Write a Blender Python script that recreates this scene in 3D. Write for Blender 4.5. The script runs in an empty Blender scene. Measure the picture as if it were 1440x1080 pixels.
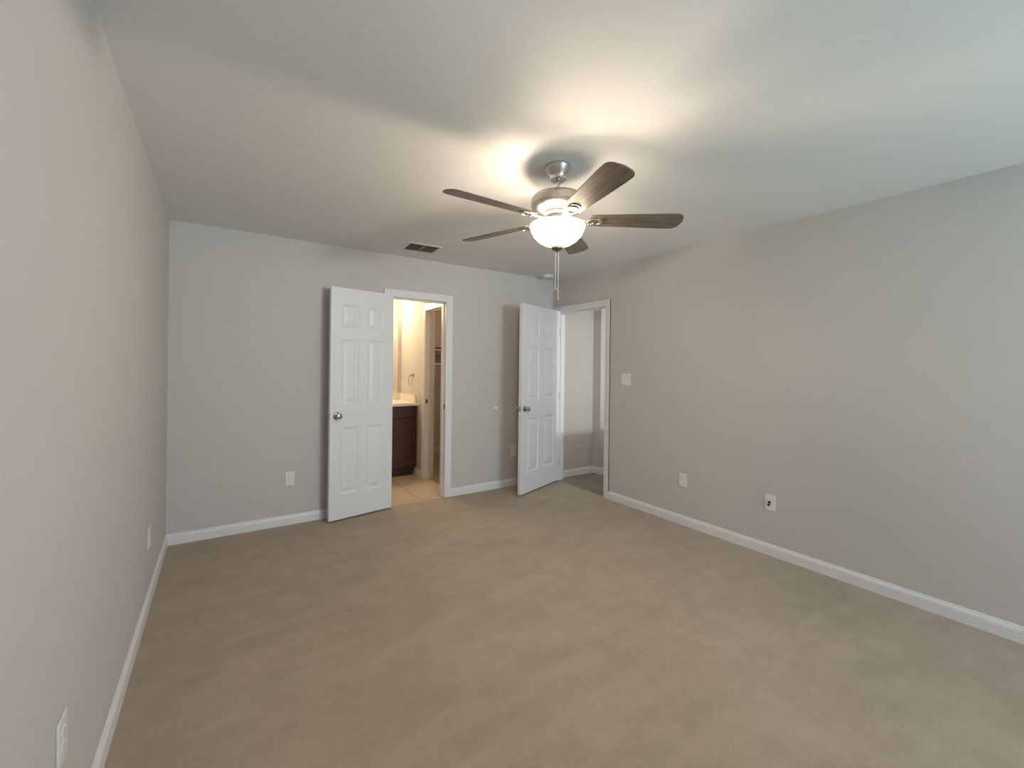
import bpy, bmesh, math, random
from mathutils import Matrix, Vector
random.seed(7)
PI = math.pi
scene = bpy.context.scene
COL = scene.collection

# ------------------------------------------------------------------ camera
W_PX, F_PX, YAW, ROLL, SHIFT_PX, CAM_H = 1440, 606.9, 0.5946, 0.0120, -24.0, 1.3686
cam_data = bpy.data.cameras.new('camera')
cam_data.sensor_fit = 'HORIZONTAL'
cam_data.sensor_width = 36.0
cam_data.lens = F_PX / W_PX * 36.0
cam_data.shift_y = SHIFT_PX / W_PX
cam_data.clip_start = 0.02
cam = bpy.data.objects.new('camera', cam_data)
COL.objects.link(cam)
fw = Vector((math.sin(YAW), math.cos(YAW), 0))
rt = Vector((math.cos(YAW), -math.sin(YAW), 0))
up = Vector((0, 0, 1))
r2 = rt * math.cos(ROLL) + up * math.sin(ROLL)
u2 = up * math.cos(ROLL) - rt * math.sin(ROLL)
m = Matrix.Identity(4)
for i in range(3):
    m[i][0], m[i][1], m[i][2] = r2[i], u2[i], -fw[i]
m[2][3] = CAM_H
cam.matrix_world = m
scene.camera = cam

# ------------------------------------------------------------------ view, world, lights
vs = scene.view_settings
vs.view_transform = 'Standard'
vs.look = 'None'
vs.gamma = 1.0
vs.use_curve_mapping = False
vs.exposure = 0.17

world = bpy.data.worlds.new('world')
scene.world = world
world.use_nodes = True
bg = world.node_tree.nodes['Background']
bg.inputs['Color'].default_value = (0.75, 0.88, 1.0, 1)
bg.inputs['Strength'].default_value = 1.0


def area(name, loc, direction, sx, sy, power, color, spread=180):
    l = bpy.data.lights.new(name, 'AREA')
    l.shape = 'RECTANGLE'
    l.size, l.size_y = sx, sy
    l.spread = math.radians(spread)
    l.energy = power
    l.color = color
    o = bpy.data.objects.new(name, l)
    o.location = loc
    o.rotation_euler = Vector(direction).to_track_quat('-Z', 'Y').to_euler()
    COL.objects.link(o)
    return o


def point(name, loc, power, color, radius, smooth=0.0):
    l = bpy.data.lights.new(name, 'POINT')
    l.energy = power
    l.color = color
    l.shadow_soft_size = radius
    if smooth:
        l.use_nodes = True
        nt = l.node_tree
        f = nt.nodes.new('ShaderNodeLightFalloff')
        f.inputs['Strength'].default_value = 1
        f.inputs['Smooth'].default_value = smooth
        nt.links.new(f.outputs['Quadratic'], nt.nodes['Emission'].inputs['Strength'])
    o = bpy.data.objects.new(name, l)
    o.location = loc
    COL.objects.link(o)
    return o


LX, RX, BY, FY, H = -0.3248, 3.3824, 4.1157, -3.00, 2.44      # room: left, right, back, front, ceiling
FAN = (1.481, 1.774)
BULBS = ((156, .110, 74.0), (-12, .105, 26.0))          # heading, distance from the axis and power of the bulbs in the bowl
# daylight through the bedroom window behind the camera
area('sky_daylight', (2.20, FY - 0.09, 1.46), (-0.2, 1, -0.16), 1.50, 1.25, 41, (0.63, 0.76, 1.0))
area('cloud_daylight', (2.78, FY - 0.085, 1.46), (-0.4, 1, -0.1), 0.90, 1.25, 18, (1.0, 0.90, 0.95))
area('garden_daylight', (2.20, FY - 0.095, 1.46), (-0.05, 1, 0.55), 1.50, 1.25, 28, (0.50, 1.0, 0.98), 110)
# bulbs in the fan light kit
for a, r, p in BULBS:
    a = math.radians(a)
    point('fan_bulb', (FAN[0] + r * math.cos(a), FAN[1] + r * math.sin(a), 2.087), p, (1.0, 0.80, 0.61), .026, 1.3)
# vanity light over the bathroom mirror
for x in (1.15, 1.45, 1.72):
    point('vanity_bulb', (x, 5.62, 2.16), 9.0, (1.0, 0.76, 0.48), .05)
# fill light added to brighten the dark closet, no known fixture
point('closet_fill', (2.75, 5.1, 2.30), 7, (1.0, 0.68, 0.42), .08)
# daylight in the hall
point('hall_daylight', (3.89, 1.7, 1.12), 56, (0.90, 0.98, 0.97), .07)


# ------------------------------------------------------------------ materials
def mat(name, color, rough=0.6, metal=0.0, bump=None, var=None, spec=0.5):
    """bump = (scale, strength, distance); var = (scale, amount)"""
    M = bpy.data.materials.new(name)
    M.use_nodes = True
    nt = M.node_tree
    b = nt.nodes['Principled BSDF']
    b.inputs['Base Color'].default_value = (*color, 1)
    b.inputs['Roughness'].default_value = rough
    b.inputs['Metallic'].default_value = metal
    b.inputs['Specular IOR Level'].default_value = spec
    tc = nt.nodes.new('ShaderNodeTexCoord')
    if bump:
        n = nt.nodes.new('ShaderNodeTexNoise')
        n.inputs['Scale'].default_value = bump[0]
        n.inputs['Detail'].default_value = 4
        nt.links.new(tc.outputs['Object'], n.inputs['Vector'])
        bp = nt.nodes.new('ShaderNodeBump')
        bp.inputs['Strength'].default_value = bump[1]
        bp.inputs['Distance'].default_value = bump[2]
        nt.links.new(n.outputs['Fac'], bp.inputs['Height'])
        nt.links.new(bp.outputs['Normal'], b.inputs['Normal'])
    if var:
        n2 = nt.nodes.new('ShaderNodeTexNoise')
        n2.inputs['Scale'].default_value = var[0]
        n2.inputs['Detail'].default_value = 3
        nt.links.new(tc.outputs['Object'], n2.inputs['Vector'])
        cr = nt.nodes.new('ShaderNodeValToRGB')
        cr.color_ramp.elements[0].position = .3
        cr.color_ramp.elements[1].position = .7
        cr.color_ramp.elements[0].color = (*[c * (1 - var[1]) for c in color], 1)
        cr.color_ramp.elements[1].color = (*[min(1, c * (1 + var[1])) for c in color], 1)
        nt.links.new(n2.outputs['Fac'], cr.inputs['Fac'])
        nt.links.new(cr.outputs['Color'], b.inputs['Base Color'])
    return M


WALL = mat('greige_wall_paint', (0.602, 0.57, 0.548), 0.75, bump=(160, .12, .002), spec=.3)
CEIL = mat('ceiling_paint', (0.82, 0.815, 0.81), 0.85, bump=(70, .22, .003), spec=.2)
TRIM = mat('white_trim_paint', (0.80, 0.785, 0.80), 0.35, bump=(30, .02, .001))
DOOR = mat('white_door_paint', (0.80, 0.785, 0.81), 0.38, bump=(45, .05, .001))
PLATE = mat('white_plastic', (0.80, 0.79, 0.77), 0.35)
SLOT = mat('dark_slot', (0.12, 0.11, 0.10), 0.6)
NICKEL = mat('brushed_nickel', (0.56, 0.53, 0.48), 0.32, 1.0, bump=(220, .06, .001))
AGED = mat('aged_nickel', (0.26, 0.215, 0.16), 0.45, 1.0)
CHROME = mat('satin_nickel_knob', (0.50, 0.49, 0.50), 0.16, 1.0)
DARKM = mat('dark_bronze', (0.05, 0.04, 0.035), 0.4, 0.6)
COUNTER = mat('cream_cultured_marble', (0.86, 0.80, 0.70), 0.25, var=(6, .03))
BATHWALL = mat('bathroom_wall_paint', (0.60, 0.57, 0.52), 0.7, bump=(160, .1, .002), spec=.3)
VENTM = mat('grey_vent_metal', (0.40, 0.36, 0.29), 0.5)
DARKDUCT = mat('dark_duct', (0.03, 0.028, 0.022), 0.9)
CHAIN = mat('chain_metal', (0.75, 0.68, 0.56), 0.3, 0.9)
MIRROR = mat('mirror_glass', (0.92, 0.92, 0.90), 0.02, 1.0)
TUB = mat('white_window_vinyl', (0.82, 0.82, 0.82), 0.4)


def carpet_material(name, c_lo, c_hi):
    M = bpy.data.materials.new(name)
    M.use_nodes = True
    nt = M.node_tree
    L = nt.links
    b = nt.nodes['Principled BSDF']
    b.inputs['Roughness'].default_value = 0.95
    b.inputs['Specular IOR Level'].default_value = 0.1
    b.inputs['Sheen Weight'].default_value = 0.25
    b.inputs['Sheen Roughness'].default_value = 0.5
    tc = nt.nodes.new('ShaderNodeTexCoord')

    def noise(scale, detail, rotz=0, stretch=(1, 1, 1), rough=.5):
        mp = nt.nodes.new('ShaderNodeMapping')
        mp.inputs['Rotation'].default_value = (0, 0, rotz)
        mp.inputs['Scale'].default_value = stretch
        n = nt.nodes.new('ShaderNodeTexNoise')
        n.inputs['Scale'].default_value = scale
        n.inputs['Detail'].default_value = detail
        n.inputs['Roughness'].default_value = rough
        L.new(tc.outputs['Object'], mp.inputs['Vector'])
        L.new(mp.outputs['Vector'], n.inputs['Vector'])
        return n.outputs['Fac']

    def math_(op, a, c):
        n = nt.nodes.new('ShaderNodeMath')
        n.operation = op
        for i, v in enumerate((a, c)):
            if isinstance(v, float):
                n.inputs[i].default_value = v
            else:
                L.new(v, n.inputs[i])
        return n.outputs[0]
    big = noise(1.2, 3, .45, (1, 1.6, 1))             # broad unevenness of the pile
    stroke = noise(2.6, 3, -.12, (1.0, 3.4, 1), .5)     # strokes left by the vacuum
    sm = nt.nodes.new('ShaderNodeMapRange')
    sm.interpolation_type = 'SMOOTHSTEP'
    sm.inputs['From Min'].default_value = .44
    sm.inputs['From Max'].default_value = .60
    L.new(stroke, sm.inputs['Value'])
    mid = noise(6.0, 5, .3, (1, 1, 1), .6)
    fine = noise(150.0, 3, 0, (1, 1, 1), .7)
    s = math_('ADD', math_('MULTIPLY', big, .26), math_('MULTIPLY', sm.outputs[0], .042))
    s = math_('ADD', s, math_('MULTIPLY', mid, .28))
    s = math_('ADD', s, math_('MULTIPLY', fine, .42))
    cr = nt.nodes.new('ShaderNodeValToRGB')
    cr.color_ramp.elements[0].position = .36
    cr.color_ramp.elements[1].position = .66
    cr.color_ramp.elements[0].color = (*c_lo, 1)
    cr.color_ramp.elements[1].color = (*c_hi, 1)
    L.new(s, cr.inputs['Fac'])
    L.new(cr.outputs['Color'], b.inputs['Base Color'])
    bp = nt.nodes.new('ShaderNodeBump')
    bp.inputs['Strength'].default_value = .55
    bp.inputs['Distance'].default_value = .006
    h = math_('ADD', fine, math_('MULTIPLY', mid, .6))
    L.new(h, bp.inputs['Height'])
    L.new(bp.outputs['Normal'], b.inputs['Normal'])
    return M


CARPET = carpet_material('beige_carpet', (0.325, 0.258, 0.182), (0.475, 0.39, 0.30))


def wood_material(name, c0, c1, axis_scale, rough=.5, scale=6.0, planks=None):
    M = bpy.data.materials.new(name)
    M.use_nodes = True
    nt = M.node_tree
    L = nt.links
    b = nt.nodes['Principled BSDF']
    b.inputs['Roughness'].default_value = rough
    tc = nt.nodes.new('ShaderNodeTexCoord')
    mp = nt.nodes.new('ShaderNodeMapping')
    mp.inputs['Scale'].default_value = axis_scale
    n = nt.nodes.new('ShaderNodeTexNoise')
    n.inputs['Scale'].default_value = scale
    n.inputs['Detail'].default_value = 6
    n.inputs['Distortion'].default_value = .6
    L.new(tc.outputs['Object'], mp.inputs['Vector'])
    L.new(mp.outputs['Vector'], n.inputs['Vector'])
    cr = nt.nodes.new('ShaderNodeValToRGB')
    cr.color_ramp.elements[0].position = .3
    cr.color_ramp.elements[1].position = .72
    cr.color_ramp.elements[0].color = (*c0, 1)
    cr.color_ramp.elements[1].color = (*c1, 1)
    L.new(n.outputs['Fac'], cr.inputs['Fac'])
    out = cr.outputs['Color']
    if planks:
        br = nt.nodes.new('ShaderNodeTexBrick')
        br.inputs['Scale'].default_value = 1
        br.inputs['Brick Width'].default_value = planks[0]
        br.inputs['Row Height'].default_value = planks[1]
        br.inputs['Mortar Size'].default_value = .0025
        br.inputs['Color1'].default_value = (.82, .82, .82, 1)
        br.inputs['Color2'].default_value = (1.15, 1.12, 1.08, 1)
        br.inputs['Mortar'].default_value = (.35, .33, .3, 1)
        mp2 = nt.nodes.new('ShaderNodeMapping')
        mp2.inputs['Rotation'].default_value = (0, 0, PI / 2)
        L.new(tc.outputs['Object'], mp2.inputs['Vector'])
        L.new(mp2.outputs['Vector'], br.inputs['Vector'])
        mx = nt.nodes.new('ShaderNodeMix')
        mx.data_type = 'RGBA'
        mx.blend_type = 'MULTIPLY'
        mx.inputs['Factor'].default_value = 1
        L.new(out, mx.inputs['A'])
        L.new(br.outputs['Color'], mx.inputs['B'])
        out = mx.outputs['Result']
    L.new(out, b.inputs['Base Color'])
    return M


BLADE = wood_material('walnut_blade_wood', (0.105, 0.078, 0.058), (0.26, 0.20, 0.148), (1.2, 14, 14), .38, 4)
CABINET = wood_material('dark_cherry_wood', (0.042, 0.0095, 0.005), (0.082, 0.020, 0.010), (9, 9, .8), .55, 4)
PLANK = wood_material('grey_plank_floor', (0.20, 0.165, 0.13), (0.38, 0.33, 0.275), (12, .9, 1), .4, 4, planks=(1.2, .16))


def tile_material():
    M = bpy.data.materials.new('beige_floor_tile')
    M.use_nodes = True
    nt = M.node_tree
    L = nt.links
    b = nt.nodes['Principled BSDF']
    b.inputs['Roughness'].default_value = .35
    tc = nt.nodes.new('ShaderNodeTexCoord')
    mp = nt.nodes.new('ShaderNodeMapping')
    mp.inputs['Location'].default_value = (-(1.712 - .61 * 3), -(4.80 - .61 * 8), 0)
    br = nt.nodes.new('ShaderNodeTexBrick')
    br.offset = 0
    br.inputs['Scale'].default_value = 1
    br.inputs['Brick Width'].default_value = .61
    br.inputs['Row Height'].default_value = .61
    br.inputs['Mortar Size'].default_value = .005
    br.inputs['Color1'].default_value = (.60, .495, .36, 1)
    br.inputs['Color2'].default_value = (.64, .53, .395, 1)
    br.inputs['Mortar'].default_value = (.30, .25, .19, 1)
    L.new(tc.outputs['Object'], mp.inputs['Vector'])
    L.new(mp.outputs['Vector'], br.inputs['Vector'])
    L.new(br.outputs['Color'], b.inputs['Base Color'])
    return M


TILE = tile_material()


def glow_material(name, color, strength, clear):
    # lit frosted glass: glows, and lets part of the bulbs' light straight through
    M = bpy.data.materials.new(name)
    M.use_nodes = True
    nt = M.node_tree
    b = nt.nodes['Principled BSDF']
    b.inputs['Base Color'].default_value = (.9, .88, .82, 1)
    b.inputs['Roughness'].default_value = .25
    b.inputs['Emission Color'].default_value = (*color, 1)
    b.inputs['Emission Strength'].default_value = strength
    t = nt.nodes.new('ShaderNodeBsdfTransparent')
    mx = nt.nodes.new('ShaderNodeMixShader')
    mx.inputs[0].default_value = clear
    nt.links.new(b.outputs[0], mx.inputs[1])
    nt.links.new(t.outputs[0], mx.inputs[2])
    nt.links.new(mx.outputs[0], nt.nodes['Material Output'].inputs['Surface'])
    return M


GLOBE = glow_material('frosted_lit_glass', (1.0, 0.84, 0.63), 16.5, .6)


def glass_material():
    M = bpy.data.materials.new('window_glass')
    M.use_nodes = True
    b = M.node_tree.nodes['Principled BSDF']
    b.inputs['Roughness'].default_value = 0
    b.inputs['Transmission Weight'].default_value = 1
    b.inputs['IOR'].default_value = 1.02
    return M


GLASS = glass_material()


# ------------------------------------------------------------------ mesh helpers
def box(bm, x0, y0, z0, x1, y1, z1):
    r = bmesh.ops.create_cube(bm, size=1)
    for v in r['verts']:
        v.co = Vector(((x0 + x1) / 2 + v.co.x * (x1 - x0), (y0 + y1) / 2 + v.co.y * (y1 - y0), (z0 + z1) / 2 + v.co.z * (z1 - z0)))
    return r['verts']


def lathe(bm, prof, seg=48, center=(0, 0, 0), axis='Z', cap=True):
    """prof: (radius, height) list; closed with caps where the radius is above zero at the ends"""
    rings = []
    cx, cy, cz = center
    for r, h in prof:
        ring = []
        n = 1 if r < 1e-6 else seg
        for i in range(n):
            a = 2 * PI * i / seg
            p = (r * math.cos(a), r * math.sin(a), h)
            if axis == 'Y':
                p = (p[0], -p[2], p[1])
            elif axis == 'X':
                p = (p[2], p[0], p[1])
            ring.append(bm.verts.new((cx + p[0], cy + p[1], cz + p[2])))
        rings.append(ring)
    for A, B in zip(rings, rings[1:]):
        for i in range(seg):
            j = (i + 1) % seg
            f = [A[i % len(A)], A[j % len(A)], B[j % len(B)], B[i % len(B)]]
            u = []
            for v in f:
                if v not in u:
                    u.append(v)
            if len(u) > 2:
                try:
                    bm.faces.new(u)
                except ValueError:
                    pass
    if cap:
        for ring in (rings[0], rings[-1]):
            if len(ring) > 2:
                bm.faces.new(ring)


def tube(bm, pts, r, seg=8):
    pts = [Vector(p) for p in pts]
    rings = []
    for i, p in enumerate(pts):
        d = (pts[min(i + 1, len(pts) - 1)] - pts[max(i - 1, 0)]).normalized()
        a = d.orthogonal().normalized()
        c = d.cross(a)
        rings.append([bm.verts.new(p + (a * math.cos(2 * PI * k / seg) + c * math.sin(2 * PI * k / seg)) * r) for k in range(seg)])
    for A, B in zip(rings, rings[1:]):
        for k in range(seg):
            bm.faces.new([A[k], A[(k + 1) % seg], B[(k + 1) % seg], B[k]])
    bm.faces.new(rings[0])
    bm.faces.new(rings[-1])


def extrude_poly(bm, poly, z0, z1):
    a = [bm.verts.new((x, y, z0)) for x, y in poly]
    b = [bm.verts.new((x, y, z1)) for x, y in poly]
    n = len(poly)
    bm.faces.new(a)
    bm.faces.new(b)
    for i in range(n):
        bm.faces.new([a[i], a[(i + 1) % n], b[(i + 1) % n], b[i]])


def sweep(bm, prof, p0, p1, out):
    """baseboard: profile (offset from wall, z) run from p0 to p1; out = unit vector into the room"""
    A = [bm.verts.new((p0[0] + out[0] * o, p0[1] + out[1] * o, z)) for o, z in prof]
    B = [bm.verts.new((p1[0] + out[0] * o, p1[1] + out[1] * o, z)) for o, z in prof]
    n = len(prof)
    bm.faces.new(A)
    bm.faces.new(B)
    for i in range(n):
        bm.faces.new([A[i], A[(i + 1) % n], B[(i + 1) % n], B[i]])


def obj(name, bm, material, parent=None, smooth=False, bevel=0.0, loc=None, rot=None):
    bmesh.ops.recalc_face_normals(bm, faces=bm.faces[:])
    me = bpy.data.meshes.new(name)
    bm.to_mesh(me)
    bm.free()
    me.materials.append(material)
    o = bpy.data.objects.new(name, me)
    COL.objects.link(o)
    if parent:
        o.parent = parent
    if loc:
        o.location = loc
    if rot:
        o.rotation_euler = rot
    if smooth:
        for p in me.polygons:
            p.use_smooth = True
        es = o.modifiers.new('split', 'EDGE_SPLIT')
        es.split_angle = math.radians(35)
    if bevel:
        b = o.modifiers.new('bevel', 'BEVEL')
        b.width = bevel
        b.segments = 2
        b.limit_method = 'ANGLE'
        b.angle_limit = math.radians(40)
    return o


def empty(name, loc, rot=None):
    o = bpy.data.objects.new(name, None)
    o.empty_display_size = .1
    o.location = loc
    if rot:
        o.rotation_euler = rot
    COL.objects.link(o)
    return o


def tag(o, label, cat, group=None):
    o['label'] = label
    o['category'] = cat
    if group:
        o['group'] = group
    return o


def struct(o, label=None, cat=None):
    o['kind'] = 'structure'
    if label:
        o['label'] = label
    if cat:
        o['category'] = cat
    return o


def NB():
    return bmesh.new()


def boxes(*bs):
    bm = NB()
    for b in bs:
        box(bm, *b)
    return bm


# ------------------------------------------------------------------ room shell
T = .114
BX0, BX1, BH = 1.345, 1.965, 2.055        # bathroom doorway in the back wall (rough opening)
HY0, HY1 = 3.222, 4.038                   # hall doorway in the right wall (rough opening)
WX0, WX1, WZ0, WZ1 = 1.40, 3.25, .80, 2.12  # window in the wall behind the camera

struct(obj('floor', boxes((LX - T, FY - T, -.1, 3.40, BY + .012, 0)), CARPET), 'beige cut pile carpet with vacuum marks across the bedroom', 'carpet')
struct(obj('ceiling', boxes((LX - T, FY - T, H, RX + T, BY + T, H + .1)), CEIL), 'off white textured bedroom ceiling', 'ceiling')
struct(obj('wall_left', boxes((LX - T, FY - T, 0, LX, BY + T, H)), WALL), 'greige painted wall close to the camera, carrying two outlet plates near its baseboard', 'wall')
struct(obj('wall_back', boxes((LX, BY, 0, BX0, BY + T, H), (BX1, BY, 0, RX, BY + T, H), (BX0, BY, BH, BX1, BY + T, H)), WALL), 'greige painted wall with the bathroom doorway', 'wall')
struct(obj('wall_right', boxes((RX, FY - T, 0, RX + T, HY0, H), (RX, HY1, 0, RX + T, BY + T, H), (RX, HY0, BH, RX + T, HY1, H)), WALL), 'greige painted wall with the hall doorway and light switch', 'wall')
struct(obj('wall_front', boxes((LX, FY - T, 0, WX0, FY, H), (WX1, FY - T, 0, RX, FY, H), (WX0, FY - T, 0, WX1, FY, WZ0), (WX0, FY - T, WZ1, WX1, FY, H)), WALL), 'greige painted wall with a wide window', 'wall')
w = struct(empty('window_1', ((WX0 + WX1) / 2, FY - T / 2, WZ0)), 'wide white framed double window', 'window')
bm = NB()
hx = (WX1 - WX0) / 2
hz = WZ1 - WZ0
for b in ((-hx, -.03, 0, hx, .03, .05), (-hx, -.03, hz - .05, hx, .03, hz), (-hx, -.03, 0, -hx + .05, .03, hz), (hx - .05, -.03, 0, hx, .03, hz), (-.035, -.03, 0, .035, .03, hz), (-hx, -.02, hz / 2 - .02, hx, .02, hz / 2 + .02)):
    box(bm, *b)
obj('window_frame', bm, TUB, w)
obj('window_sill', boxes((-hx - .03, .03, -.02, hx + .03, .10, .003)), TRIM, w, bevel=.003)

BB = [(0, 0), (.0135, 0), (.0135, .058), (.011, .068), (.006, .074), (.005, .082), (0, .084)]


def baseboard(name, segs, label, mat_=TRIM):
    bm = NB()
    for p0, p1, out in segs:
        sweep(bm, BB, p0, p1, out)
    return struct(obj(name, bm, mat_), label, 'baseboard')


CW, CT = .066, .015          # door casing width, thickness
baseboard('baseboard_left', [((LX, FY), (LX, BY), (1, 0))], 'white baseboard along the wall beside the camera')
baseboard('baseboard_back', [((LX, BY), (BX0 + .012 - CW, BY), (0, -1)), ((BX1 - .012 + CW, BY), (RX, BY), (0, -1))], 'white baseboard on either side of the bathroom doorway')
baseboard('baseboard_right', [((RX, FY), (RX, HY0 + .012 - CW), (-1, 0))], 'white baseboard below the switch and outlet plates')
baseboard('baseboard_front', [((LX, FY), (RX, FY), (0, 1))], 'white baseboard under the window')

# ------------------------------------------------------------------ bathroom, closet, hall shells
QX, QY = 2.055, 5.745        # bathroom right wall, back wall
CY0, CY1 = 4.27, 4.925       # closet doorway in the bathroom's right wall
GX, GY = 3.36, 6.38          # closet right and back walls
struct(obj('bathroom_floor', boxes((.1, BY + .012, -.1, QX + .055, QY + T, -.001)), TILE), 'large beige square floor tiles in the bathroom', 'tiled floor')
struct(obj('closet_floor', boxes((QX + .055, BY + T, -.1, GX + T, GY + T, -.001)), CARPET), 'beige carpet inside the walk in closet', 'carpet')
struct(obj('bathroom_ceiling', boxes((.1, BY + T, H, GX + T, GY + T, H + .1)), CEIL), 'bathroom and closet ceiling', 'ceiling')
struct(obj('wall_bathroom_back', boxes((.1, QY, 0, QX + T, QY + T, H)), BATHWALL), 'warm lit bathroom wall behind the mirror', 'wall')
struct(obj('wall_bathroom_left', boxes((.1 - T, BY + T, 0, .1, QY + T, H)), BATHWALL), 'bathroom wall beyond the vanity', 'wall')
struct(obj('wall_bathroom_right', boxes((QX, BY + T, 0, QX + T, CY0, H), (QX, CY1, 0, QX + T, QY, H), (QX, CY0, BH, QX + T, CY1, H)), BATHWALL), 'warm lit bathroom wall with the closet doorway and towel ring', 'wall')
struct(obj('wall_closet_back', boxes((QX + T, GY, 0, GX + T, GY + T, H)), BATHWALL), 'closet wall behind the shelf', 'wall')
struct(obj('wall_closet_right', boxes((GX, BY + T, 0, GX + T, GY, H)), BATHWALL), 'far side wall of the closet', 'wall')
struct(obj('wall_closet_left', boxes((QX + .05, QY + T, 0, QX + T, GY, H)), BATHWALL), 'closet wall behind the bathroom', 'wall')
baseboard('baseboard_bathroom', [((QX, CY1 + .07), (QX, 5.2), (-1, 0))], 'white baseboard between the vanity and the closet doorway')
baseboard('baseboard_closet', [((QX + T, GY), (GX, GY), (0, -1))], 'white baseboard at the back of the closet')

X0 = RX + T
struct(obj('hall_floor', boxes((3.40, .9, -.1, 6.2, 4.3, -.002)), PLANK), 'grey brown wood plank floor in the hall', 'plank floor')
struct(obj('hall_ceiling', boxes((X0, .9, H, 6.2, 4.3, H + .1)), CEIL), 'hall ceiling', 'ceiling')
struct(obj('wall_hall_back', boxes((X0, 4.09, 0, 4.05, 4.23, H), (4.05, 3.955, 0, 6.2, 4.23, H)), WALL), 'hall wall with a small jog seen through the open door', 'wall')
struct(obj('wall_hall_right', boxes((6.1, .9, 0, 6.2, 3.955, H)), WALL), 'far end wall of the hall', 'wall')
struct(obj('wall_hall_front', boxes((X0, .9, 0, 6.1, 1.0, H)), WALL), 'near wall of the hall', 'wall')
struct(obj('hall_shade_block', boxes((X0, 2.90, 0, 6.1, 3.0, .805)), WALL), 'unseen low block added to shade the foot of the hall wall', 'light blocker')  # added out of view to cut off the hall light low down
HB = [(o, z * 1.05) for o, z in BB]
bm = NB()
sweep(bm, HB, (X0, 4.09), (4.05, 4.09), (0, -1))
sweep(bm, HB, (4.05, 4.09), (4.05, 3.955 - .0135), (-1, 0))
sweep(bm, HB, (4.05, 3.955), (6.1, 3.955), (0, -1))
struct(obj('baseboard_hall', bm, TRIM), 'white baseboard around the jog of the hall wall', 'baseboard')


# ------------------------------------------------------------------ door frames (casing + jamb)
def door_frame(name, axis, a0, a1, top, wall, thick, out, label, cw=CW, both=True, strike_side=None, strike_z=.95, stop_off=.045, hinge_side=None):
    """a0..a1 clear opening along the axis; wall = plane of the visible face, out = sign of its normal"""
    J = .018
    root = struct(empty(name, (0, 0, 0)), label, 'door frame')

    def B(p, q, d0, d1, z0, z1):
        lo, hi = sorted((wall + d0, wall + d1))
        if axis == 'x':
            return (p, lo, z0, q, hi, z1)
        return (lo, p, z0, hi, q, z1)
    back = -out * thick
    # jambs
    obj('side_jamb', boxes(B(a0 - J, a0, out * .002, back - out * .002, 0, top + J)), TRIM, root, bevel=.0015)
    obj('side_jamb', boxes(B(a1, a1 + J, out * .002, back - out * .002, 0, top + J)), TRIM, root, bevel=.0015)
    obj('head_jamb', boxes(B(a0, a1, out * .002, back - out * .002, top, top + J)), TRIM, root, bevel=.0015)
    # stop
    s0, s1 = -out * stop_off, -out * (stop_off + .035)
    obj('door_stop_strip', boxes(B(a0, a0 + .011, s0, s1, 0, top), B(a1 - .011, a1, s0, s1, 0, top), B(a0, a1, s0, s1, top - .011, top)), TRIM, root, bevel=.002)
    rv = .005
    for side, base, o in ((1, 0, out), (-1, back, -out)):
        if side == -1 and not both:
            continue
        for (p, q, inner) in ((a0 - rv - cw, a0 - rv, 1), (a1 + rv, a1 + rv + cw, -1)):
            bm = NB()
            box(bm, *B(p, q, base, base + o * .009, 0, top + rv + cw))
            pp, qq = (p, q - .024) if inner == 1 else (p + .024, q)
            box(bm, *B(pp, qq, base, base + o * .0125, 0, top + rv + cw - (.0)))
            pp, qq = (p, p + .016) if inner == 1 else (q - .016, q)
            box(bm, *B(pp, qq, base, base + o * CT, 0, top + rv + cw))
            obj('side_casing', bm, TRIM, root, bevel=.0018)
        bm = NB()
        box(bm, *B(a0 - rv, a1 + rv, base, base + o * .009, top + rv, top + rv + cw))
        box(bm, *B(a0 - rv, a1 + rv, base, base + o * .0125, top + rv + .024, top + rv + cw))
        box(bm, *B(a0 - rv, a1 + rv, base, base + o * CT, top + rv + cw - .016, top + rv + cw))
        obj('head_casing', bm, TRIM, root, bevel=.0018)
    if strike_side is not None:
        c = a1 if strike_side == 1 else a0
        d = -strike_side * .002
        p, q = sorted((c, c + d))
        st = obj('strike_plate', boxes(B(p, q, -out * .004, -out * .036, strike_z - .028, strike_z + .028)), CHROME, root)
        st['label'] = 'small metal strike plate'
        p, q = sorted((c + d, c + d * 1.4))
        obj('latch_hole', boxes(B(p, q, -out * .012, -out * .028, strike_z - .013, strike_z + .013)), SLOT, st)
    if hinge_side is not None:
        c = a1 if hinge_side == 1 else a0
        d = -hinge_side * .0015
        for hz_ in (.22, 1.02, 1.80):
            p, q = sorted((c, c + d))
            obj('hinge_leaf', boxes(B(p, q, -out * .001, -out * .032, hz_ - .044, hz_ + .044)), CHROME, root)
    return root


DT = 2.036
door_frame('trim_1', 'x', 1.363, 1.947, DT, BY, T, -1, 'white moulded frame around the bathroom doorway with a dark strike plate', strike_side=1, strike_z=.95, hinge_side=0)
door_frame('trim_2', 'y', 3.240, 4.022, DT - .012, RX, T, -1, 'white moulded frame around the hall doorway in the room corner', hinge_side=1)
door_frame('trim_3', 'y', CY0 + .018, CY1 - .018, DT, QX, T, -1, 'white frame of the closet doorway seen inside the bathroom', strike_side=1, strike_z=.94)


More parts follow.
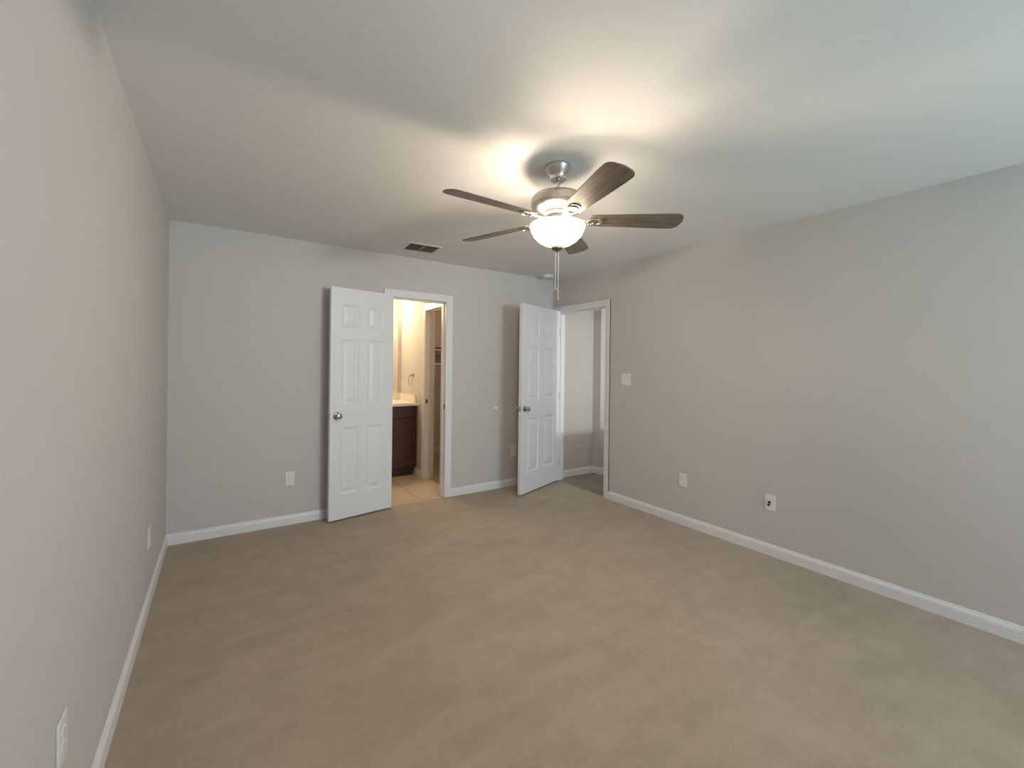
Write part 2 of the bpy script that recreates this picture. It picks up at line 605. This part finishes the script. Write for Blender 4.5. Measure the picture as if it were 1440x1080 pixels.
# ------------------------------------------------------------------ six panel doors
def six_panel_leaf(width, height, thick, stile, mull, rows):
    """slab in local coords: x 0..width, z 0..height, faces at y = 0 and y = -thick, six moulded panels on both faces"""
    bm = NB()
    pw = (width - 2 * stile - mull) / 2
    xs = [0, stile, stile + pw, stile + pw + mull, width - stile, width]
    zs = [0]
    for a, b in rows:
        zs += [a, b]
    zs.append(height)
    for ys, sgn in ((0.0, 1), (-thick, -1)):
        g = [[bm.verts.new((x, ys, z)) for x in xs] for z in zs]
        for j in range(len(zs) - 1):
            for i in range(len(xs) - 1):
                quad = [g[j][i], g[j][i + 1], g[j + 1][i + 1], g[j + 1][i]]
                if i in (1, 3) and j % 2 == 1:
                    x0, x1, z0, z1 = xs[i], xs[i + 1], zs[j], zs[j + 1]
                    prev = quad
                    for ins, dep in ((.006, .0045), (.016, .0085), (.026, .0085), (.050, .002)):
                        y = ys - sgn * dep
                        cur = [bm.verts.new(c) for c in ((x0 + ins, y, z0 + ins), (x1 - ins, y, z0 + ins), (x1 - ins, y, z1 - ins), (x0 + ins, y, z1 - ins))]
                        for k in range(4):
                            bm.faces.new([prev[k], prev[(k + 1) % 4], cur[(k + 1) % 4], cur[k]])
                        prev = cur
                    bm.faces.new(prev)
                else:
                    bm.faces.new(quad)
    for (x0, x1, z0, z1) in ((0, width, 0, 0), (0, width, height, height)):
        bm.faces.new([bm.verts.new(c) for c in ((0, 0, z0), (width, 0, z0), (width, -thick, z0), (0, -thick, z0))])
    for x in (0, width):
        bm.faces.new([bm.verts.new(c) for c in ((x, 0, 0), (x, 0, height), (x, -thick, height), (x, -thick, 0))])
    bmesh.ops.remove_doubles(bm, verts=bm.verts[:], dist=1e-5)
    return bm


KNOB = [(0, 0), (.033, 0), (.033, .004), (.026, .009), (.012, .012), (.0105, .026), (.013, .031), (.023, .037), (.0275, .046), (.0275, .054), (.022, .062), (.010, .066), (0, .0665)]


def make_door(name, label, pivot, angle, width, rows, stile, mull, height=2.03, th=.035):
    """local +x runs from the hinge to the free edge; the face at y = -th looks at the camera"""
    root = struct(empty(name, (pivot[0], pivot[1], 0), (0, 0, angle)), label, 'door')
    obj('door_leaf', six_panel_leaf(width, height, th, stile, mull, rows), DOOR, root, loc=(0, 0, .016))
    kx, kz = width - .060, .925
    for s in (-1, 1):
        bm = NB()
        y0 = -th if s == -1 else 0
        bm2 = NB()
        lathe(bm2, KNOB[4:], 32, (kx, y0, kz), 'Y')
        if s == 1:
            bmesh.ops.scale(bm2, vec=(1, -1, 1), verts=bm2.verts[:])
        k = obj('door_knob', bm2, CHROME, root, smooth=True)
        k['label'] = 'shiny round metal door knob'
        lathe(bm, KNOB[:5], 32, (kx, y0, kz), 'Y')
        if s == 1:
            bmesh.ops.scale(bm, vec=(1, -1, 1), verts=bm.verts[:])
        obj('knob_rose', bm, CHROME, k, smooth=True)
    lp = obj('latch_plate', boxes((width, -th / 2 - .012, kz - .028, width + .0015, -th / 2 + .012, kz + .028)), CHROME, root)
    lp['label'] = 'metal latch plate on the door edge'
    obj('latch_bolt', boxes((width + .001, -th / 2 - .007, kz - .010, width + .010, -th / 2 + .007, kz + .010)), CHROME, lp, bevel=.002)
    for hz_ in (.22, 1.02, 1.80):
        bm = NB()
        lathe(bm, [(.0055, hz_ - .044), (.0055, hz_ + .044)], 12, (-.004, .004, 0))
        lathe(bm, [(0, hz_ + .043), (.0065, hz_ + .044), (.0065, hz_ + .048), (0, hz_ + .050)], 12, (-.004, .004, 0))
        box(bm, -.0015, -.032, hz_ - .044, .0, 0, hz_ + .044)
        h_ = obj('hinge', bm, CHROME, root)
    return root


ROWS = [(.215, .80), (1.00, 1.575), (1.69, 1.885)]
def mirrored_door(name, label, pivot, deg, width, rows, stile, mull):
    # leaf built to the right of the hinge, then mirrored so that the face at local -y stays toward the camera
    root = make_door(name, label, pivot, 0, width, rows, stile, mull)
    for o in [root] + list(root.children_recursive):
        if o.type == 'MESH':
            for v in o.data.vertices:
                v.co.x = -v.co.x
            o.data.flip_normals()
    root.rotation_euler = (0, 0, math.radians(deg))
    return root


mirrored_door('door_1', 'white six panel bathroom door folded open nearly flat against the back wall', (1.362, 4.089), 10.3, .592, ROWS, .098, .085)
mirrored_door('door_2', 'white six panel bedroom door standing ajar in the corner of the room', (3.366, 4.018), 20.3, .795, ROWS, .112, .105)


# ------------------------------------------------------------------ wall plates
def duplex(name, loc, normal, label, group, kind='duplex', width=.072, height=.118):
    """plate built in local x (across), z (up), facing -y; turned to the wall normal"""
    rz = math.atan2(normal[1], normal[0]) + PI / 2
    root = tag(empty(name, loc, (0, 0, rz)), label, {'duplex': 'outlet', 'jack': 'outlet', 'switch': 'light switch', 'blank': 'outlet'}[kind], group)
    w2, h2 = width / 2, height / 2
    obj('cover_plate', boxes((-w2, -.006, -h2, w2, 0, h2)), PLATE, root, bevel=.0025)
    if kind in ('duplex', 'blank'):
        for s in (-1, 1):
            bm = NB()
            extrude_poly(bm, [(.0165 * math.cos(a), .0135 * math.sin(a)) for a in [2 * PI * k / 24 for k in range(24)]], 0, .0022)
            bmesh.ops.rotate(bm, matrix=Matrix.Rotation(PI / 2, 3, 'X'), verts=bm.verts[:])
            bmesh.ops.translate(bm, vec=(0, -.006, s * .0195), verts=bm.verts[:])
            f = obj('receptacle', bm, PLATE, root)
            z = s * .0195
            obj('slot', boxes((-.0072, -.0085, z - .002, -.0060, -.0080, z + .006), (.0060, -.0085, z - .002, .0072, -.0080, z + .006)), SLOT, f)
        bm = NB()
        lathe(bm, [(0, .0062), (.0032, .0062), (.0032, .0072), (0, .0078)], 12, (0, 0, 0), 'Y')
        obj('screw', bm, PLATE, root)
    elif kind == 'jack':
        bm = NB()
        lathe(bm, [(.0095, .005), (.0095, .010), (.0062, .0105), (.0062, .020), (0, .020)], 16, (-.004, 0, .003), 'Y')
        j = obj('coax_jack', bm, DARKM, root)
        j['label'] = 'dark cable jack'
        bm = NB()
        lathe(bm, [(.0085, .005), (.0085, .009), (.005, .0095), (.005, .017), (0, .017)], 16, (-.010, 0, -.018), 'Y')
        obj('phone_jack', bm, DARKM, root)
        for s in (-1, 1):
            bm = NB()
            lathe(bm, [(0, .0062), (.0032, .0062), (.0032, .0072), (0, .0078)], 12, (0, 0, s * .042), 'Y')
            obj('screw', bm, PLATE, root)
    elif kind == 'switch':
        for s in (-1, 1):
            obj('toggle_bezel', boxes((s * .023 - .0055, -.0068, -.013, s * .023 + .0055, -.006, .013)), PLATE, root)
            bm = NB()
            vs_ = box(bm, s * .023 - .004, -.017, -.004, s * .023 + .004, -.006, .004)
            for v in vs_:
                if v.co.y < -.01:
                    v.co.z += .006
            obj('toggle', bm, PLATE, root, bevel=.001)
        for sx_ in (-1, 1):
            for s in (-1, 1):
                bm = NB()
                lathe(bm, [(0, .0062), (.003, .0062), (.003, .0070), (0, .0076)], 10, (sx_ * .023, 0, s * .030), 'Y')
                obj('screw', bm, PLATE, root)
    return root


G_OUT = 'outlets low on the bedroom walls'
duplex('light_switch', (RX, 2.951, 1.258), (-1, 0), 'white two gang toggle light switch plate beside the hall doorway', None, 'switch', .118, .120)
duplex('wall_outlet', (RX, 2.295, .392), (-1, 0), 'plain white outlet on the right wall, below the light switch', G_OUT)
duplex('cable_outlet', (RX, 1.567, .388), (-1, 0), 'white wall plate with dark cable jacks above the right baseboard', None, 'jack')
duplex('wall_outlet', (.503, BY, .392), (0, -1), 'white outlet on the back wall, beside the folded open bathroom door', G_OUT)
duplex('wall_outlet', (2.817, BY, .400), (0, -1), 'white outlet in the shade behind the bedroom door', G_OUT)
duplex('wall_outlet', (LX, 3.150, .385), (1, 0), 'white outlet on the left wall, close to the back corner', G_OUT)
duplex('wall_outlet', (LX, 1.532, .415), (1, 0), 'white outlet on the left wall, nearest the camera', G_OUT)

bm = NB()
lathe(bm, [(0, 0), (.024, 0), (.024, .004), (.020, .008), (.017, .016), (.010, .019), (.004, .017), (0, .017)], 24, (0, 0, 0), 'Y')
o = obj('door_bumper', bm, PLATE, smooth=True, loc=(2.568, BY, .905))
tag(o, 'small round white door bumper on the wall between the two doors', 'door stop')

# ------------------------------------------------------------------ ceiling register and smoke detector
root = tag(empty('ceiling_vent', (1.505, 3.712, H), (0, 0, math.radians(-4))), 'rectangular metal air vent in the ceiling above the bathroom door', 'air vent')
bm = NB()
vx, vy = .155, .130
for b in ((-vx, -vy, -.006, vx, -vy + .022, 0), (-vx, vy - .022, -.006, vx, vy, 0), (-vx, -vy + .022, -.006, -vx + .022, vy - .022, 0), (vx - .022, -vy + .022, -.006, vx, vy - .022, 0)):
    box(bm, *b)
obj('vent_frame', bm, CEIL, root, bevel=.002)
obj('duct_backing', boxes((-vx + .02, -vy + .02, -.0012, vx - .02, vy - .02, -.0002)), DARKDUCT, root)
obj('centre_bar', boxes((-.006, -vy + .022, -.007, .006, vy - .022, -.001)), VENTM, root)
for k in range(9):
    for s in (-1, 1):
        bm = NB()
        y = -vy + .033 + k * (2 * vy - .066) / 8
        x0, x1 = (-vx + .022, -.006) if s == -1 else (.006, vx - .022)
        vv = box(bm, x0, y - .008, -.0075, x1, y + .008, -.0062)
        for v in vv:
            v.co.z += (v.co.y - y) * .35
        obj('louver', bm, VENTM, root)

bm = NB()
lathe(bm, [(0, -.038), (.035, -.038), (.052, -.032), (.060, -.018), (.063, -.008), (.066, -.006), (.066, 0), (0, 0)], 40)
root = obj('smoke_detector', bm, PLATE, smooth=True, loc=(3.150, 3.93, H))
tag(root, 'round white smoke detector on the ceiling in the far corner', 'smoke detector')
bm = NB()
lathe(bm, [(.030, -.0385), (.034, -.0385), (.034, -.036), (.030, -.036)], 32, cap=False)
obj('vent_ring', bm, VENTM, root)

# ------------------------------------------------------------------ ceiling fan
fan = tag(empty('ceiling_fan', (FAN[0], FAN[1], H)), 'five blade brushed nickel ceiling fan with a lit frosted bowl light', 'ceiling fan')


def zz(z):
    return z - H


bm = NB()
lathe(bm, [(0, zz(2.44)), (.068, zz(2.44)), (.069, zz(2.432)), (.064, zz(2.420)), (.052, zz(2.400)), (.043, zz(2.386)), (.041, zz(2.381)), (.041, zz(2.366)), (.036, zz(2.362)), (.018, zz(2.364)), (0, zz(2.366))], 48)
obj('canopy', bm, NICKEL, fan, smooth=True)
bm = NB()
lathe(bm, [(.0115, zz(2.385)), (.0115, zz(2.285))], 24)
lathe(bm, [(.019, zz(2.301)), (.019, zz(2.280))], 24)
obj('downrod', bm, NICKEL, fan, smooth=True)
bm = NB()
lathe(bm, [(0, zz(2.292)), (.030, zz(2.292)), (.070, zz(2.290)), (.112, zz(2.283)), (.130, zz(2.275)), (.137, zz(2.264)), (.137, zz(2.262)), (.1405, zz(2.259)), (.142, zz(2.240)), (.142, zz(2.226)), (.139, zz(2.223)), (.139, zz(2.218)), (.130, zz(2.208)), (.112, zz(2.198)), (.092, zz(2.192)), (.080, zz(2.190)), (0, zz(2.190))], 64)
obj('motor_housing', bm, NICKEL, fan, smooth=True)
bm = NB()
lathe(bm, [(0, zz(2.196)), (.074, zz(2.196)), (.076, zz(2.188)), (.076, zz(2.183)), (.066, zz(2.180)), (.060, zz(2.176)), (.060, zz(2.142)), (.056, zz(2.136)), (.056, zz(2.080)), (.048, zz(2.070)), (0, zz(2.070))], 48)  # neck carried down as a lamp holder, sized to block bulb light
sh = obj('switch_housing', bm, NICKEL, fan, smooth=True)
for a, r_, p_ in BULBS:
    a = math.radians(a)
    bm = NB()
    tube(bm, [(.050 * math.cos(a), .050 * math.sin(a), zz(2.100)), (.080 * math.cos(a), .080 * math.sin(a), zz(2.094))], .011, 14)
    obj('lamp_socket', bm, PLATE, sh)
bm = NB()
outer = [(.020, 2.0125), (.042, 2.0155), (.076, 2.027), (.104, 2.045), (.126, 2.068), (.1395, 2.094), (.1435, 2.112), (.1445, 2.119), (.1465, 2.122)]
inner = [(r - .0035, z + .003) for r, z in reversed(outer)]
lathe(bm, [(r, zz(z)) for r, z in outer + [(.1450, 2.1245)] + inner], 64, cap=False)
bowl = obj('glass_bowl', bm, GLOBE, fan, smooth=True)
bowl['label'] = 'glowing frosted glass bowl shade'
bm = NB()
lathe(bm, [(.004, zz(2.140)), (.004, zz(2.006))], 10)
lathe(bm, [(0, zz(2.022)), (.027, zz(2.020)), (.031, zz(2.014)), (.032, zz(2.006)), (.030, zz(1.999)), (.022, zz(1.994)), (.010, zz(1.991)), (.007, zz(1.985)), (0, zz(1.983))], 32)
obj('finial', bm, AGED, fan, smooth=True)
for dx, dy, zend in ((.006, -.004, 1.735), (-.007, .004, 1.785)):
    bm = NB()
    tube(bm, [(dx, dy, zz(1.992)), (dx, dy, zz(zend + .01))], .0016, 6)
    zb = 1.985
    while zb > zend + .012:
        bmesh.ops.create_icosphere(bm, subdivisions=1, radius=.0024, matrix=Matrix.Translation((dx, dy, zz(zb))))
        zb -= .0075
    c = obj('pull_chain', bm, CHAIN, fan)
    bm = NB()
    lathe(bm, [(0, zz(zend + .012)), (.003, zz(zend + .010)), (.0055, zz(zend + .002)), (.0055, zz(zend - .004)), (0, zz(zend - .008))], 12, (dx, dy, 0))
    obj('chain_pull', bm, CHAIN, c, smooth=True)


def blade_outline():
    pts = []
    r0, r1 = .165, .658
    w0, w1 = .050, .069

    def w_(t):
        return w0 + (w1 - w0) * min(1, t * 1.15)
    N = 14
    top = []
    for i in range(N + 1):
        t = i / N
        x = r0 + .012 + (r1 - .045 - r0 - .012) * t
        top.append((x, w_(t)))
    # tip: rounded corners, slightly bowed end
    c = .042
    tip = []
    for k in range(1, 8):
        a = PI / 2 * k / 7
        tip.append((r1 - .045 + c * math.sin(a), w1 - c + c * math.cos(a)))
    endcurve = [(r1 - .003 + .006 * (1 - (y / (w1 - c)) ** 2), y) for y in (.018, .006)]
    half = [(r0, w0 - .014)] + top + tip + endcurve
    return half + [(x, -y) for x, y in reversed(half)]


OUT = blade_outline()
PITCH = math.radians(-13)
BLZ = 2.152
proto = None
for k in range(5):
    ang = math.radians(181 - 72 * k)
    if proto is None:
        bm = NB()
        extrude_poly(bm, OUT, -.003, .003)
        b = obj('blade', bm, BLADE, fan, bevel=.0015)
        b['label'] = 'grey brown wood grain fan blade'
        bm = NB()
        # iron: flat arm rising to the motor, forked pad with raised rim under the blade
        arm = [(.078, .014), (.11, .013), (.15, .016), (.175, .026), (.20, .030), (.235, .024), (.247, .010)]
        extrude_poly(bm, arm + [(x, -y) for x, y in reversed(arm)], -.0085, -.0035)
        tube(bm, [(.175 + .035 * math.cos(a) * 1.05 + .02, .026 * math.sin(a), -.010) for a in [2 * PI * i / 20 for i in range(21)]], .0045, 6)
        for x, y in ((.19, .016), (.19, -.016), (.228, 0)):
            lathe(bm, [(0, -.0125), (.0045, -.0115), (.0045, -.008)], 10, (x, y, 0))
        iron = obj('blade_iron', bm, NICKEL, b)
        proto = b
    else:
        b = proto.copy()
        COL.objects.link(b)
        b.parent = fan
        i2 = iron.copy()
        COL.objects.link(i2)
        i2.parent = b
    b.location = (0, 0, zz(BLZ))
    b.rotation_euler = (PITCH, 0, ang)

# ------------------------------------------------------------------ bathroom fittings
van = tag(empty('bathroom_vanity', (1.45, 5.46, 0)), 'dark cherry wood vanity cabinet with a cream top inside the bathroom', 'vanity cabinet')
ox, oy = 1.45, 5.46


def VB(*bs):
    bm = NB()
    for (x0, y0, z0, x1, y1, z1) in bs:
        box(bm, x0 - ox, y0 - oy, z0, x1 - ox, y1 - oy, z1)
    return bm


VX0, VX1, VF = .86, 2.046, 5.150
obj('cabinet_body', VB((VX0, VF, .105, VX1, QY - .002, .872)), CABINET, van)
obj('toe_kick', VB((VX0, VF + .055, 0, VX1 - .03, QY - .01, .105)), CABINET, van)
for k in range(3):
    x1 = VX1 - .006 - k * .392
    x0 = x1 - .384
    obj('drawer_front', VB((x0, VF - .018, .722, x1, VF, .864)), CABINET, van, bevel=.003)
    d = obj('cabinet_door', VB((x0, VF - .012, .135, x1, VF, .708), (x0, VF - .019, .135, x0 + .055, VF - .011, .708), (x1 - .055, VF - .019, .135, x1, VF - .011, .708), (x0 + .055, VF - .019, .135, x1 - .055, VF - .011, .190), (x0 + .055, VF - .019, .653, x1 - .055, VF - .011, .708)), CABINET, van, bevel=.002)
bm = VB((VX0 - .01, VF - .045, .872, QX - .001, QY - .001, .905), (VX0 - .01, QY - .022, .905, QX - .001, QY - .001, 1.000), (QX - .022, VF + .03, .905, QX - .001, QY - .022, 1.000))
ct = obj('countertop', bm, COUNTER, van, bevel=.004)
ct['label'] = 'cream counter with back and side splash'
bm = NB()
lathe(bm, [(.20, .0), (.195, .004), (.17, .006), (.10, .007)], 40, (1.35 - ox, 5.42 - oy, .904), cap=False)
obj('sink_rim', bm, COUNTER, ct, smooth=True)

mr = obj('bathroom_mirror', boxes((.95, QY - .006, 1.004, 2.004, QY, 2.06)), MIRROR)
tag(mr, 'frameless wall mirror above the cream vanity counter', 'mirror')

tr = tag(empty('towel_ring', (QX, 5.30, 1.245)), 'small metal towel ring on the bathroom wall beside the vanity', 'towel ring')
bm = NB()
lathe(bm, [(0, 0), (-.0, 0), (.026, 0), (.026, -.006), (.020, -.010), (.012, -.013), (.010, -.040), (.013, -.046), (0, -.048)], 24, (0, 0, 0), 'X')
obj('mount', bm, CHROME, tr, smooth=True)
bm = NB()
tube(bm, [(-.040, .058 * math.sin(a), -.062 + .062 * math.cos(a)) for a in [2 * PI * i / 32 for i in range(33)]], .0038, 8)
obj('ring', bm, CHROME, tr, smooth=True)
duplex('bathroom_outlet', (QX, 5.672, 1.115), (-1, 0), 'white outlet above the vanity side splash in the bathroom', None)

cs = tag(empty('closet_shelf', (2.77, GY, 1.63)), 'white shelf with a hanging rod across the back of the closet', 'shelf')
obj('shelf_board', boxes((-.60, -.32, -.022, .59, 0, .0)), TRIM, cs, bevel=.002)
e = obj('edge_strip', boxes((-.60, -.325, .0, .59, -.312, .022)), DARKM, cs)
e['label'] = 'thin dark strip along the shelf front'
bm = NB()
tube(bm, [(-.60, -.27, -.235), (.59, -.27, -.235)], .017, 14)
obj('hanging_rod', bm, TRIM, cs, smooth=True)
obj('cleat', boxes((-.60, -.02, -.09, .59, 0, -.022)), TRIM, cs)
